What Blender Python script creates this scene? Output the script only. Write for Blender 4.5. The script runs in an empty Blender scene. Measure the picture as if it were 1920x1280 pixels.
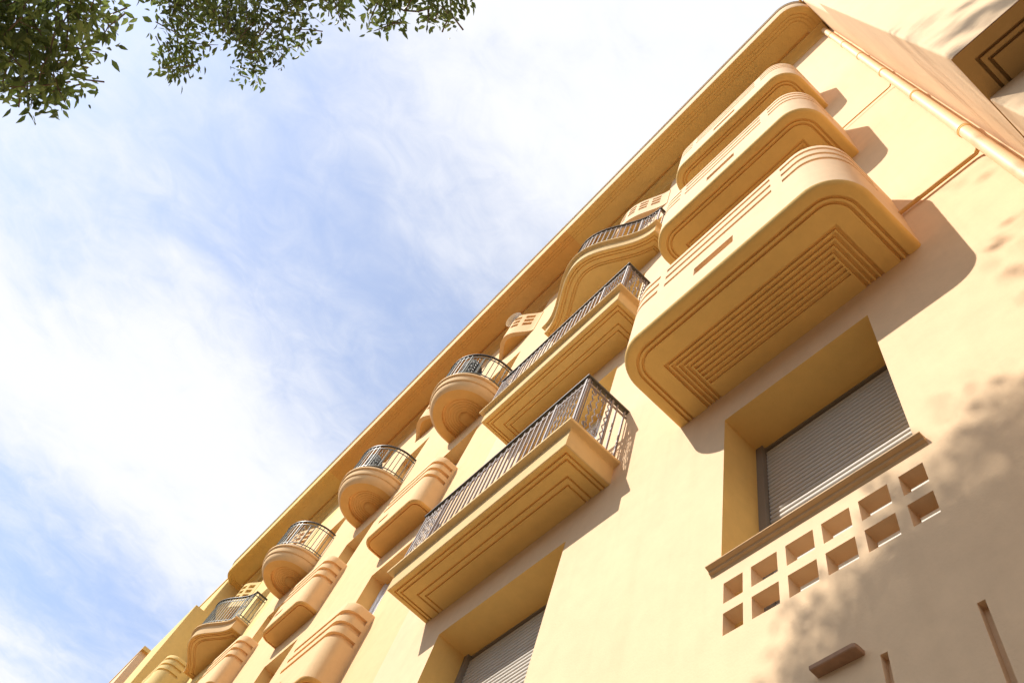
import bpy, math, random
import numpy as np
from mathutils import Matrix, Vector
random.seed(7)
R_ = math.radians
S = bpy.context.scene

# ------------------------------------------------------------------ camera
CAM = Vector((0.0, 2.0, 1.6))
RIGHT = Vector((-0.63761231, -0.72915685, 0.24855751))
DOWN = Vector((0.61031902, -0.67501389, -0.41456837))
FWD = Vector((0.47006514, -0.11263453, 0.87541546))
FPX = 1479.343
cd = bpy.data.cameras.new('camera'); cam = bpy.data.objects.new('camera', cd)
S.collection.objects.link(cam)
m = Matrix.Identity(4)
for i, v in enumerate((RIGHT, -DOWN, -FWD)):
    for k in range(3): m[k][i] = v[k]
for k in range(3): m[k][3] = CAM[k]
cam.matrix_world = m
cd.sensor_width = 36.0; cd.lens = FPX / 1920 * 36.0
cd.clip_start = 0.05; cd.clip_end = 3000
S.camera = cam

# ------------------------------------------------------------------ light
SUN = Vector((0.184, 0.477, 0.503)).normalized()
elev = math.asin(SUN.z)
ld = bpy.data.lights.new('sun', 'SUN'); ld.energy = 5.0; ld.angle = R_(0.53); ld.color = (1.0, 0.935, 0.85)
lo = bpy.data.objects.new('sun', ld); S.collection.objects.link(lo)
lo.rotation_euler = SUN.to_track_quat('Z', 'Y').to_euler(); lo.location = (10, 20, 30)

W = bpy.data.worlds.new('World'); S.world = W; W.use_nodes = True
nt = W.node_tree; nt.nodes.clear()
def N(t, **kw):
    n = nt.nodes.new(t)
    for k, v in kw.items(): setattr(n, k, v)
    return n
L = nt.links.new
out = N('ShaderNodeOutputWorld'); bg = N('ShaderNodeBackground')
sky = N('ShaderNodeTexSky', sky_type='NISHITA', sun_disc=False)
sky.sun_elevation = elev; sky.sun_rotation = math.atan2(SUN.x, SUN.y)
sky.air_density = 1.0; sky.dust_density = 0.6; sky.ozone_density = 1.6
tc = N('ShaderNodeTexCoord'); sep = N('ShaderNodeSeparateXYZ'); L(tc.outputs['Generated'], sep.inputs[0])
mx = N('ShaderNodeMath', operation='MAXIMUM'); L(sep.outputs[2], mx.inputs[0]); mx.inputs[1].default_value = 0.12
dx = N('ShaderNodeMath', operation='DIVIDE'); L(sep.outputs[0], dx.inputs[0]); L(mx.outputs[0], dx.inputs[1])
dy = N('ShaderNodeMath', operation='DIVIDE'); L(sep.outputs[1], dy.inputs[0]); L(mx.outputs[0], dy.inputs[1])
cmb = N('ShaderNodeCombineXYZ'); L(dx.outputs[0], cmb.inputs[0]); L(dy.outputs[0], cmb.inputs[1])
# veils of high cloud in broad bands, broken up by finer mottling
def mnode(op, x, y=None, z=None):
    n = N('ShaderNodeMath', operation=op)
    for i, v in enumerate((x, y, z)):
        if v is None: continue
        if isinstance(v, (int, float)): n.inputs[i].default_value = v
        else: L(v, n.inputs[i])
    return n.outputs[0]
def cloud_noise(scale, detail, rough, dist, sc=(1, 1, 1), loc=(0, 0, 0)):
    mp = N('ShaderNodeMapping'); L(cmb.outputs[0], mp.inputs[0]); mp.inputs['Scale'].default_value = sc; mp.inputs['Location'].default_value = loc
    n = N('ShaderNodeTexNoise'); L(mp.outputs[0], n.inputs[0])
    n.inputs['Scale'].default_value = scale; n.inputs['Detail'].default_value = detail; n.inputs['Roughness'].default_value = rough; n.inputs['Distortion'].default_value = dist
    return n.outputs[0]
big = cloud_noise(1.3, 5, 0.5, 0.3, (1, 0.8, 1), (3.1, 1.7, 0))
mid = cloud_noise(4.2, 7, 0.6, 0.5, (1.2, 0.7, 1), (0.4, 2.2, 0))
fine = cloud_noise(15.0, 6, 0.62, 0.7, (1.1, 0.9, 1), (5.0, 0.3, 0))
uu = mnode('ADD', dx.outputs[0], mnode('MULTIPLY_ADD', big, 0.70, -0.35))
band = mnode('COSINE', mnode('MULTIPLY_ADD', uu, 5.4, -0.62 * 5.4))
val = mnode('MULTIPLY_ADD', band, -0.28, 0.52)
val = mnode('ADD', val, mnode('MULTIPLY_ADD', mid, 0.75, -0.375))
val = mnode('ADD', val, mnode('MULTIPLY_ADD', fine, 0.42, -0.21))
ramp = N('ShaderNodeValToRGB'); L(val, ramp.inputs[0]); ramp.color_ramp.interpolation = 'EASE'
ramp.color_ramp.elements[0].position = 0.05; ramp.color_ramp.elements[0].color = (0.30, 0.30, 0.30, 1)
ramp.color_ramp.elements[1].position = 0.80; ramp.color_ramp.elements[1].color = (1, 1, 1, 1)
skm = N('ShaderNodeMix', data_type='RGBA', blend_type='MULTIPLY'); skm.inputs[0].default_value = 1.0
L(sky.outputs[0], skm.inputs[6]); skm.inputs[7].default_value = (0.148, 0.168, 0.192, 1)
mixc = N('ShaderNodeMix', data_type='RGBA'); L(ramp.outputs[0], mixc.inputs[0]); L(skm.outputs[2], mixc.inputs[6])
mixc.inputs[7].default_value = (0.80, 0.812, 0.848, 1)
L(mixc.outputs[2], bg.inputs[0]); bg.inputs[1].default_value = 1.0
L(bg.outputs[0], out.inputs[0])

S.view_settings.view_transform = 'Standard'; S.view_settings.look = 'None'
S.view_settings.exposure = 0.32; S.view_settings.gamma = 1.0
S.render.engine = 'CYCLES'
try:
    S.cycles.max_bounces = 10; S.cycles.diffuse_bounces = 7; S.cycles.use_adaptive_sampling = True
except Exception: pass

# ------------------------------------------------------------------ materials
def mat(name, col, rough=0.85, var=0.06, vscale=1.3, bump=0.12, bscale=90.0, metal=0.0, dirt=0.0, spec=0.3, transl=0.0):
    M = bpy.data.materials.new(name); M.use_nodes = True; t = M.node_tree; t.nodes.clear()
    o = t.nodes.new('ShaderNodeOutputMaterial'); b = t.nodes.new('ShaderNodeBsdfPrincipled')
    b.inputs['Roughness'].default_value = rough; b.inputs['Metallic'].default_value = metal
    b.inputs['Specular IOR Level'].default_value = spec
    g = t.nodes.new('ShaderNodeTexCoord')
    a = t.nodes.new('ShaderNodeTexNoise'); a.inputs['Scale'].default_value = vscale; a.inputs['Detail'].default_value = 8; a.inputs['Roughness'].default_value = 0.65
    t.links.new(g.outputs['Object'], a.inputs[0])
    mr = t.nodes.new('ShaderNodeMapRange'); mr.inputs[1].default_value = 0.25; mr.inputs[2].default_value = 0.75
    mr.inputs[3].default_value = 1 - var; mr.inputs[4].default_value = 1 + var
    t.links.new(a.outputs[0], mr.inputs[0])
    mul = t.nodes.new('ShaderNodeMix'); mul.data_type = 'RGBA'; mul.blend_type = 'MULTIPLY'; mul.inputs[0].default_value = 1
    mul.inputs[6].default_value = (*col, 1); t.links.new(mr.outputs[0], mul.inputs[7])
    last = mul.outputs[2]
    if dirt > 0:   # faint rain streaks: noise stretched along the vertical
        mpn = t.nodes.new('ShaderNodeMapping'); mpn.inputs['Scale'].default_value = (9, 9, 0.35); t.links.new(g.outputs['Object'], mpn.inputs[0])
        d = t.nodes.new('ShaderNodeTexNoise'); d.inputs['Scale'].default_value = 1.0; d.inputs['Detail'].default_value = 5; t.links.new(mpn.outputs[0], d.inputs[0])
        dr = t.nodes.new('ShaderNodeMapRange'); dr.inputs[1].default_value = 0.52; dr.inputs[2].default_value = 0.8; dr.inputs[3].default_value = 0; dr.inputs[4].default_value = dirt
        t.links.new(d.outputs[0], dr.inputs[0])
        dm = t.nodes.new('ShaderNodeMix'); dm.data_type = 'RGBA'; t.links.new(dr.outputs[0], dm.inputs[0]); t.links.new(last, dm.inputs[6])
        dm.inputs[7].default_value = (col[0] * 0.72, col[1] * 0.68, col[2] * 0.62, 1); last = dm.outputs[2]
    t.links.new(last, b.inputs['Base Color'])
    if dirt > 0:   # patchy tone of old lime paint
        pn = t.nodes.new('ShaderNodeTexNoise'); pn.inputs['Scale'].default_value = 5.5; pn.inputs['Detail'].default_value = 9; pn.inputs['Roughness'].default_value = 0.72; t.links.new(g.outputs['Object'], pn.inputs[0])
        pr_ = t.nodes.new('ShaderNodeMapRange'); pr_.inputs[1].default_value = 0.35; pr_.inputs[2].default_value = 0.72; pr_.inputs[3].default_value = 1.03; pr_.inputs[4].default_value = 0.93
        t.links.new(pn.outputs[0], pr_.inputs[0])
        pm = t.nodes.new('ShaderNodeMix'); pm.data_type = 'RGBA'; pm.blend_type = 'MULTIPLY'; pm.inputs[0].default_value = 1; t.links.new(last, pm.inputs[6]); t.links.new(pr_.outputs[0], pm.inputs[7]); last = pm.outputs[2]
        t.links.new(last, b.inputs['Base Color'])
    if bump > 0:
        f = t.nodes.new('ShaderNodeTexNoise'); f.inputs['Scale'].default_value = bscale; f.inputs['Detail'].default_value = 4
        t.links.new(g.outputs['Object'], f.inputs[0])
        bp = t.nodes.new('ShaderNodeBump'); bp.inputs['Strength'].default_value = bump; bp.inputs['Distance'].default_value = 0.01
        t.links.new(f.outputs[0], bp.inputs['Height'])
        if dirt > 0:
            u = t.nodes.new('ShaderNodeTexNoise'); u.inputs['Scale'].default_value = 3.2; u.inputs['Detail'].default_value = 5; t.links.new(g.outputs['Object'], u.inputs[0])
            b2 = t.nodes.new('ShaderNodeBump'); b2.inputs['Strength'].default_value = 0.07; b2.inputs['Distance'].default_value = 0.03
            t.links.new(u.outputs[0], b2.inputs['Height']); t.links.new(b2.outputs[0], bp.inputs['Normal'])
        t.links.new(bp.outputs[0], b.inputs['Normal'])
    if transl > 0:
        tr = t.nodes.new('ShaderNodeBsdfTranslucent'); t.links.new(last, tr.inputs[0])
        ms = t.nodes.new('ShaderNodeMixShader'); ms.inputs[0].default_value = transl
        t.links.new(b.outputs[0], ms.inputs[1]); t.links.new(tr.outputs[0], ms.inputs[2]); t.links.new(ms.outputs[0], o.inputs[0])
    else:
        t.links.new(b.outputs[0], o.inputs[0])
    return M
CREAM = mat('cream_render', (0.765, 0.55, 0.335), var=0.045, dirt=0.17, bscale=70)
CREAM_SHADE_TRIM = mat('shade_cream_trim', (0.785, 0.51, 0.165), var=0.05, dirt=0.12, bscale=70)  # wall cream deepened to imitate warm bounced light on soffits and reveals
PEACH = mat('peach_render', (0.77, 0.515, 0.265), var=0.045, dirt=0.17, bscale=70)
PEACH_SHADE_TRIM = mat('shade_peach_trim', (0.765, 0.435, 0.135), var=0.05, dirt=0.12, bscale=70)  # wall peach deepened likewise, warm shade put into the colour
IRON = mat('taupe_iron', (0.24, 0.19, 0.17), rough=0.5, var=0.12, vscale=9, bump=0.05, bscale=200, spec=0.5)
IRON_DARK = mat('dark_bronze_iron', (0.055, 0.048, 0.035), rough=0.45, var=0.15, vscale=9, bump=0.03, spec=0.5)
IRON_GREEN = mat('grey_green_iron', (0.13, 0.145, 0.13), rough=0.5, var=0.12, vscale=9, bump=0.05, spec=0.5)
SHUTTER = mat('shutter_aluminium', (0.52, 0.48, 0.42), rough=0.6, var=0.05, vscale=5, bump=0.0, spec=0.4)
SHUTTER_W = mat('white_shutter', (0.80, 0.81, 0.84), rough=0.55, var=0.03, vscale=5, bump=0.0)
FRAME = mat('taupe_frame', (0.24, 0.205, 0.165), rough=0.5, var=0.1, bump=0)
SILL = mat('brown_sill', (0.56, 0.36, 0.18), var=0.1, vscale=6, bump=0.1)
LEDGE = mat('weathered_clay', (0.36, 0.21, 0.125), var=0.2, vscale=20, bump=0.2)
CREAM_SIDE_SHADE = mat('side_shade_cream', (0.775, 0.545, 0.255), var=0.045, dirt=0.17, bscale=70)  # golden shade of the railed balcony sides put into the cream
SOFFIT_SHADE = mat('shade_brown_soffit', (0.47, 0.28, 0.10), var=0.08, dirt=0.15, bscale=70)  # dim light under the corner bays put into the colour
YELLOW = mat('yellow_render', (0.74, 0.535, 0.215), var=0.045, dirt=0.17, bscale=70)
PIPE = mat('cream_pipe', (0.77, 0.56, 0.33), rough=0.45, var=0.04, vscale=4, bump=0.02, dirt=0.12, spec=0.45)
CONDUIT = mat('ochre_pipe', (0.66, 0.41, 0.15), rough=0.5, var=0.1, vscale=6, bump=0.02)
TILE = mat('terracotta', (0.32, 0.15, 0.085), rough=0.8, var=0.2, vscale=14, bump=0.1)
METAL = mat('roof_zinc', (0.30, 0.27, 0.24), rough=0.6, var=0.1, bump=0.0)
WHITE = mat('white_plastic', (0.72, 0.74, 0.76), rough=0.4, var=0.05, bump=0)
WICKER = mat('grey_wicker', (0.055, 0.05, 0.045), rough=0.8, var=0.4, vscale=40, bump=0.5, bscale=120)
BARK = mat('bark', (0.12, 0.085, 0.06), rough=0.95, var=0.3, vscale=12, bump=0.8, bscale=30)
LEAF = [mat('leaf_olive', (0.120, 0.165, 0.036), rough=0.5, var=0.3, vscale=2.2, bump=0, spec=0.4, transl=0.40),
        mat('leaf_dark', (0.078, 0.108, 0.026), rough=0.5, var=0.3, vscale=2.2, bump=0, spec=0.4, transl=0.36),
        mat('leaf_bright', (0.200, 0.255, 0.070), rough=0.5, var=0.25, vscale=2.2, bump=0, spec=0.4, transl=0.46)]
PAVE = mat('pale_paving', (0.085, 0.075, 0.062), rough=0.9, var=0.15, vscale=2, bump=0.2)
ASPH = mat('asphalt', (0.07, 0.068, 0.065), rough=0.9, var=0.2, vscale=6, bump=0.4)
EARTH = mat('ground', (0.10, 0.09, 0.07), rough=0.95, var=0.2, vscale=0.5, bump=0.2)
KERB = mat('kerb_stone', (0.38, 0.36, 0.33), rough=0.85, var=0.15, vscale=5, bump=0.2)

# ------------------------------------------------------------------ mesh helpers
COL = S.collection
class MB:
    def __init__(s): s.v = []; s.f = []; s.k = {}
    def p(s, x, y, z):
        k = (round(x, 5), round(y, 5), round(z, 5))
        if k not in s.k: s.k[k] = len(s.v); s.v.append((x, y, z))
        return s.k[k]
    def poly(s, pts):
        ids = []
        for q in pts:
            i = s.p(*q)
            if not ids or (ids[-1] != i and ids[0] != i): ids.append(i)
        if len(ids) >= 3: s.f.append(ids)
    def box(s, x0, x1, y0, y1, z0, z1, skip=''):
        c = [(x0, y0, z0), (x1, y0, z0), (x1, y1, z0), (x0, y1, z0), (x0, y0, z1), (x1, y0, z1), (x1, y1, z1), (x0, y1, z1)]
        F = {'b': (3, 2, 1, 0), 't': (4, 5, 6, 7), 'n': (0, 1, 5, 4), 'e': (1, 2, 6, 5), 'f': (2, 3, 7, 6), 'w': (3, 0, 4, 7)}
        for k, q in F.items():
            if k not in skip: s.poly([c[i] for i in q])
    def tube(s, pts, rad, n=8, caps=True):
        pts = [Vector(q) for q in pts]
        if not isinstance(rad, (list, tuple)): rad = [rad] * len(pts)
        rings = []; up = None
        for i, q in enumerate(pts):
            d = (pts[min(i + 1, len(pts) - 1)] - pts[max(i - 1, 0)]).normalized()
            if up is None:
                up = Vector((0, 0, 1)) if abs(d.z) < 0.9 else Vector((1, 0, 0))
            a = d.cross(up).normalized(); b = a.cross(d).normalized(); up = b
            rings.append([len(s.v) + j for j in range(n)])
            for j in range(n):
                t = 2 * math.pi * j / n; w = q + (a * math.cos(t) + b * math.sin(t)) * rad[i]; s.v.append(tuple(w))
        for A, B in zip(rings, rings[1:]):
            for j in range(n): s.f.append([A[j], A[(j + 1) % n], B[(j + 1) % n], B[j]])
        if caps: s.f.append(rings[0][::-1]); s.f.append(rings[-1])
    def mesh(s, name, material, angle=32):
        me = bpy.data.meshes.new(name); me.from_pydata(s.v, [], s.f); me.update()
        me.materials.append(material)
        me.polygons.foreach_set('use_smooth', [True] * len(me.polygons))
        try: me.set_sharp_from_angle(angle=R_(angle))
        except Exception: pass
        return me
    def build(s, name, material, parent=None, angle=32):
        o = bpy.data.objects.new(name, s.mesh(name, material, angle)); COL.objects.link(o)
        if parent: o.parent = parent
        return o
def link(name, me, parent, loc=(0, 0, 0), rz=0.0, scale=(1, 1, 1)):
    o = bpy.data.objects.new(name, me); COL.objects.link(o); o.parent = parent
    o.location = loc; o.rotation_euler = (0, 0, rz); o.scale = scale
    return o
def tag(o, label, cat, group=None):
    o['label'] = label; o['category'] = cat
    if group: o['group'] = group
    return o
def empty(name, loc=(0, 0, 0)):
    o = bpy.data.objects.new(name, None); COL.objects.link(o); o.location = loc; return o
def structure(o): o['kind'] = 'structure'; return o

def normals(path):
    ns = []
    n = len(path)
    seg = []
    for a, b in zip(path, path[1:]):
        dx, dy = b[0] - a[0], b[1] - a[1]; l = math.hypot(dx, dy) or 1e-9
        seg.append((dy / l, -dx / l))
    for i in range(n):
        if i == 0: q = seg[0]
        elif i == n - 1: q = seg[-1]
        else:
            a, b = seg[i - 1], seg[i]; k = max(0.25, 1 + a[0] * b[0] + a[1] * b[1]); q = ((a[0] + b[0]) / k, (a[1] + b[1]) / k)
        ns.append(q)
    return ns
def ring(path, ns, o, z, clampy=True):
    r = []; lo = min(q[0] for q in path) - min(o, 0); hi = max(q[0] for q in path) + min(o, 0)
    for (x, y), (a, b) in zip(path, ns):
        yy = y + b * o; xx = x + a * o
        if o < 0 and hi > lo:
            if path[-1][1] == 0: xx = max(xx, lo)
            if path[0][1] == 0: xx = min(xx, hi)
        r.append((xx, max(0.0, yy) if clampy else yy, z))
    return r
def sweep(mb, path, prof, ns=None):
    ns = ns or normals(path); prev = None
    for (o, z) in prof:
        r = ring(path, ns, o, z)
        if prev:
            for i in range(len(r) - 1): mb.poly([prev[i], prev[i + 1], r[i + 1], r[i]])
        prev = r
    return prev
def arc(cx, cy, r, a0, a1, n):
    return [(cx + r * math.cos(R_(a0 + (a1 - a0) * i / n)), cy + r * math.sin(R_(a0 + (a1 - a0) * i / n))) for i in range(n + 1)]
def rounded(x0, x1, y, r, n=12):      # x1 > x0 ; runs from the high-x wall end to the low-x one
    return [(x1, 0.0)] + arc(x1 - r, y - r, r, 0, 90, n) + arc(x0 + r, y - r, r, 90, 180, n) + [(x0, 0.0)]
def resample(path, extra=(), step=0.25):
    """insert break points at given arc lengths; returns points and their arc lengths"""
    s = [0.0]
    for a, b in zip(path, path[1:]): s.append(s[-1] + math.hypot(b[0] - a[0], b[1] - a[1]))
    allS = sorted(set([round(q, 5) for q in s] + [round(q, 5) for q in extra if 0 < q < s[-1]]))
    pts = []
    j = 0
    for q in allS:
        while j < len(s) - 2 and q > s[j + 1] + 1e-6: j += 1
        t = (q - s[j]) / max(1e-9, s[j + 1] - s[j]); a, b = path[j], path[j + 1]
        pts.append((a[0] + (b[0] - a[0]) * t, a[1] + (b[1] - a[1]) * t))
    return pts, allS
def relief(mb, path, ss, zs, depth, ns=None):
    """vertical skin along a plan path with rectangular recesses; depth(smid, zmid) -> inset"""
    ns = ns or normals(path); ni = len(path) - 1; nj = len(zs) - 1
    D = [[depth(0.5 * (ss[i] + ss[i + 1]), 0.5 * (zs[j] + zs[j + 1])) for j in range(nj)] for i in range(ni)]
    def P(i, j, d):
        (x, y), (a, b) = path[i], ns[i]; return (x - a * d, max(0, y - b * d), zs[j])
    for i in range(ni):
        for j in range(nj):
            d = D[i][j]
            mb.poly([P(i, j, d), P(i + 1, j, d), P(i + 1, j + 1, d), P(i, j + 1, d)])
            if i + 1 < ni and D[i + 1][j] != d:
                e = D[i + 1][j]; mb.poly([P(i + 1, j, d), P(i + 1, j, e), P(i + 1, j + 1, e), P(i + 1, j + 1, d)])
            if j + 1 < nj and D[i][j + 1] != d:
                e = D[i][j + 1]; mb.poly([P(i, j + 1, d), P(i, j + 1, e), P(i + 1, j + 1, e), P(i + 1, j + 1, d)])
def lattice(mb, path, ss, zs, t, hole, ns=None):
    """slab of thickness t along a plan path with through holes"""
    ns = ns or normals(path); ni = len(path) - 1; nj = len(zs) - 1
    def P(i, j, d):
        (x, y), (a, b) = path[i], ns[i]; return (x - a * d, y - b * d, zs[j])
    H = [[hole(0.5 * (ss[i] + ss[i + 1]), 0.5 * (zs[j] + zs[j + 1])) for j in range(nj)] for i in range(ni)]
    for i in range(ni):
        for j in range(nj):
            if not H[i][j]:
                for d in (0, t): mb.poly([P(i, j, d), P(i + 1, j, d), P(i + 1, j + 1, d), P(i, j + 1, d)])
                if i == 0 or H[i - 1][j]: mb.poly([P(i, j, 0), P(i, j, t), P(i, j + 1, t), P(i, j + 1, 0)])
                if i == ni - 1 or H[i + 1][j]: mb.poly([P(i + 1, j, 0), P(i + 1, j, t), P(i + 1, j + 1, t), P(i + 1, j + 1, 0)])
                if j == 0 or H[i][j - 1]: mb.poly([P(i, j, 0), P(i, j, t), P(i + 1, j, t), P(i + 1, j, 0)])
                if j == nj - 1 or H[i][j + 1]: mb.poly([P(i, j + 1, 0), P(i, j + 1, t), P(i + 1, j + 1, t), P(i + 1, j + 1, 0)])

# ------------------------------------------------------------------ ground
g = MB(); g.poly([(-400, -400, -0.16), (400, -400, -0.16), (400, 400, -0.16), (-400, 400, -0.16)]); structure(g.build('ground', EARTH))
g = MB(); g.box(-30, 60, -0.2, 9.0, -0.15, 0.0); structure(g.build('pavement', PAVE))
g = MB(); g.box(-30, 60, 9.004, 9.2, -0.15, -0.004); structure(g.build('kerb', KERB))
g = MB(); g.poly([(-60, 9.2, -0.14), (80, 9.2, -0.14), (80, 17, -0.14), (-60, 17, -0.14)]); structure(g.build('road', ASPH))
g = MB(); g.box(-30, 60, 17.004, 24, -0.15, 0.0); structure(g.build('pavement', PAVE))

# unseen houses added across the street to block low sky light (behind the camera)
OPP = mat('grey_render', (0.26, 0.235, 0.20), var=0.08); OPPW = mat('dark_glass', (0.03, 0.035, 0.04), rough=0.15, var=0.05, bump=0)
for k, (x0, x1, h) in enumerate(((-28, -9, 9.5), (-9, 7, 10.5), (7, 24, 9.8), (24, 46, 10.4))):
    e = empty('house', (x0, 25, 0)); tag(e, ('unseen grey house added across the street to block low sky, ' + ('furthest right', 'second from the right', 'second from the left', 'furthest left')[k] + ' facing it'), 'house', 'added sky-blocking houses')
    mb = MB(); mb.box(0.02, x1 - x0 - 0.02, 0, 10, 0, h); mb.build('wall', OPP, e)
    mb = MB(); mb.box(-0.0, x1 - x0, -0.4, 10.2, h, h + 0.3); mb.build('roof', TILE, e)
    wm = MB(); wm.box(0, 1.1, -0.03, 0.01, 0, 1.7); wme = wm.mesh('window', OPPW)
    for fl in range(3):
        for j in range(int((x1 - x0 - 1.5) / 2.6)): link('window', wme, e, (1.2 + 2.6 * j, 0, 1.2 + 3.1 * fl))

# ------------------------------------------------------------------ the building
B = empty('apartment_building')
tag(B, 'cream and peach rendered apartment building with rounded balconies and deep cornice', 'building')
SYM = 10.86                       # axis of symmetry of the front
XA, XB = 6.15, 2 * SYM - 6.15     # paint changes here
NX0, NX1 = 0.315, 2.35            # round-cornered balconies
AX0, AX1 = 3.08, 5.54             # railed balconies
RC = [7.82, 10.86, 13.90]         # columns of half-round balconies
mir = lambda x: 2 * SYM - x
WALL_TOP = 18.3; WX0, WX1 = -0.6, mir(-0.6)

# openings: x0, x1, z0, z1, depth
OPEN = []
near = (0.776, 1.907, 4.20, 6.385, 0.36)
low = (3.49, 5.116, 4.05, 6.33, 0.36)
OPEN += [near, low]
for a, b in ((0.776, 1.907), (mir(1.907), mir(0.776))):
    for z0, z1 in ((6.95, 9.05), (9.75, 11.85), (12.6, 14.9), (16.2, 17.86)): OPEN.append((a, b, z0, z1, 0.30))
for a, b in ((3.49, 5.116), (mir(5.116), mir(3.49))):
    for z0, z1 in ((7.05, 9.36), (10.1, 12.42), (13.2, 15.35), (16.2, 17.86)): OPEN.append((a, b, z0, z1, 0.36))
for c in RC:
    for z0, z1 in ((6.85, 9.33), (9.85, 12.33), (13.2, 15.17), (16.2, 17.86)): OPEN.append((c - 0.52, c + 0.52, z0, z1, 0.27))
# narrow vertical chases low on the wall
CH = [(0.745, 0.775, 2.6, 3.91, 0.035), (1.121, 1.151, 2.6, 3.895, 0.035)]

def wall(name, x0, x1, z0, z1, holes, material, reveal_mat):
    revs = []; mb = MB(); hs = [h for h in holes if h[1] > x0 and h[0] < x1]
    xs = sorted(set([x0, x1] + [min(max(v, x0), x1) for h in hs for v in h[:2]]))
    zs = sorted(set([z0, z1] + [v for h in hs for v in h[2:4]]))
    inside = lambda x, z: any(h[0] < x < h[1] and h[2] < z < h[3] for h in hs)
    for a, b in zip(xs, xs[1:]):
        run = None
        for c, d in zip(zs, zs[1:]):
            if inside((a + b) / 2, (c + d) / 2): continue
            mb.poly([(a, 0, c), (b, 0, c), (b, 0, d), (a, 0, d)])
    for (a, b, c, d, e) in hs:
        rv = MB()
        rv.poly([(a, 0, c), (a, -e, c), (a, -e, d), (a, 0, d)]); rv.poly([(b, 0, c), (b, -e, c), (b, -e, d), (b, 0, d)])
        rv.poly([(a, 0, c), (a, -e, c), (b, -e, c), (b, 0, c)]); rv.poly([(a, 0, d), (a, -e, d), (b, -e, d), (b, 0, d)])
        rv.poly([(a, -e, c), (b, -e, c), (b, -e, d), (a, -e, d)])
        revs.append((rv, e))
    w = mb.build(name, material, B)
    for rv, e in revs: rv.build('reveal', reveal_mat if e > 0.1 else material, w)  # cream and peach reveals carry their shade in the colour
    return w
w1 = wall('wall', WX0, XA, 0, WALL_TOP, OPEN + CH, CREAM, CREAM_SHADE_TRIM)
w2 = wall('wall', XA, XB, 0, WALL_TOP, OPEN, PEACH, PEACH_SHADE_TRIM); w2['label'] = 'peach rendered middle stretch of the front wall'
w3 = wall('wall', XB, WX1, 0, WALL_TOP, OPEN, YELLOW, YELLOW)
g = MB(); g.box(-6, 30, -9, -0.75, 0, 18.2); g.build('building_core', CREAM, B)

# ---- cornice with rounded ends, painted in three stretches
CZ, CY = 18.10, 0.835
def cornice(x0, x1, roundlow, roundhigh, material, core):
    mb = MB()
    path = []
    if roundhigh: path += [(x1, 0.0)] + arc(x1 - 0.48, CY - 0.48, 0.48, 0, 90, 14)
    else: path += [(x1, CY)]
    if roundlow: path += arc(x0 + 0.48, CY - 0.48, 0.48, 90, 180, 14) + [(x0, 0.0)]
    else: path += [(x0, CY)]
    prof = [(-0.3, CZ + 0.42), (0.05, CZ + 0.42), (0.05, CZ + 0.36), (0.022, CZ + 0.33), (0.012, CZ + 0.10), (0.0, CZ + 0.04), (-0.012, CZ)]
    sweep(mb, path, prof); c = mb.build('cornice', core, B); mb = MB()
    prof = [(-0.012, CZ), (-0.13, CZ)]
    for k in range(3):
        o = -0.13 - k * 0.062
        prof += [(o, CZ + 0.013), (o - 0.02, CZ + 0.013), (o - 0.02, CZ), (o - 0.062, CZ)]
    last = sweep(mb, path, prof)
    for p, q in zip(last, last[1:]):
        if abs(p[0] - q[0]) > 1e-5:
            ya, yb = min(p[1], 0.24), min(q[1], 0.24); g0, g1 = min(p[1], 0.205), min(q[1], 0.205)
            mb.poly([p, q, (q[0], yb, CZ), (p[0], ya, CZ)])
            mb.poly([(p[0], ya, CZ), (q[0], yb, CZ), (q[0], yb, CZ + 0.05), (p[0], ya, CZ + 0.05)])
            mb.poly([(p[0], ya, CZ + 0.05), (q[0], yb, CZ + 0.05), (q[0], 0.0, CZ + 0.05), (p[0], 0.0, CZ + 0.05)])
    mb.build('soffit', material, c)
    # cove moulding between wall and soffit
    mb = MB(); a0 = x0 + (0.06 if roundlow else 0); a1 = x1 - (0.06 if roundhigh else 0)
    pr = [(0.192, CZ + 0.049), (0.190, CZ - 0.02), (0.182, CZ - 0.032), (0.168, CZ - 0.045)] + [(0.16 - 0.145 * math.sin(R_(t)), CZ - 0.05 - 0.145 * (1 - math.cos(R_(t)))) for t in range(0, 91, 15)] + [(0.012, CZ - 0.225), (0.0, CZ - 0.228)]
    for (ya, za), (yb, zb) in zip(pr, pr[1:]): mb.poly([(a0, ya, za), (a1, ya, za), (a1, yb, zb), (a0, yb, zb)])
    mb.build('moulding', material, c)
    mb = MB(); pth = [(q[0], q[1]) for q in path]
    sweep(mb, pth, [(0.0, CZ + 0.425), (0.056, CZ + 0.425), (0.060, CZ + 0.435), (0.056, CZ + 0.445), (0.0, CZ + 0.445)])
    mb.build('roof_edge', METAL, c)
    return c
cornice(-0.45, 5.92, True, False, CREAM_SHADE_TRIM, CREAM)
cornice(5.92, mir(5.92), False, False, PEACH_SHADE_TRIM, PEACH)['label'] = 'darker peach middle stretch of the cornice'
cornice(mir(5.92), mir(-0.45), False, True, CREAM_SHADE_TRIM, YELLOW)

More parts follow.
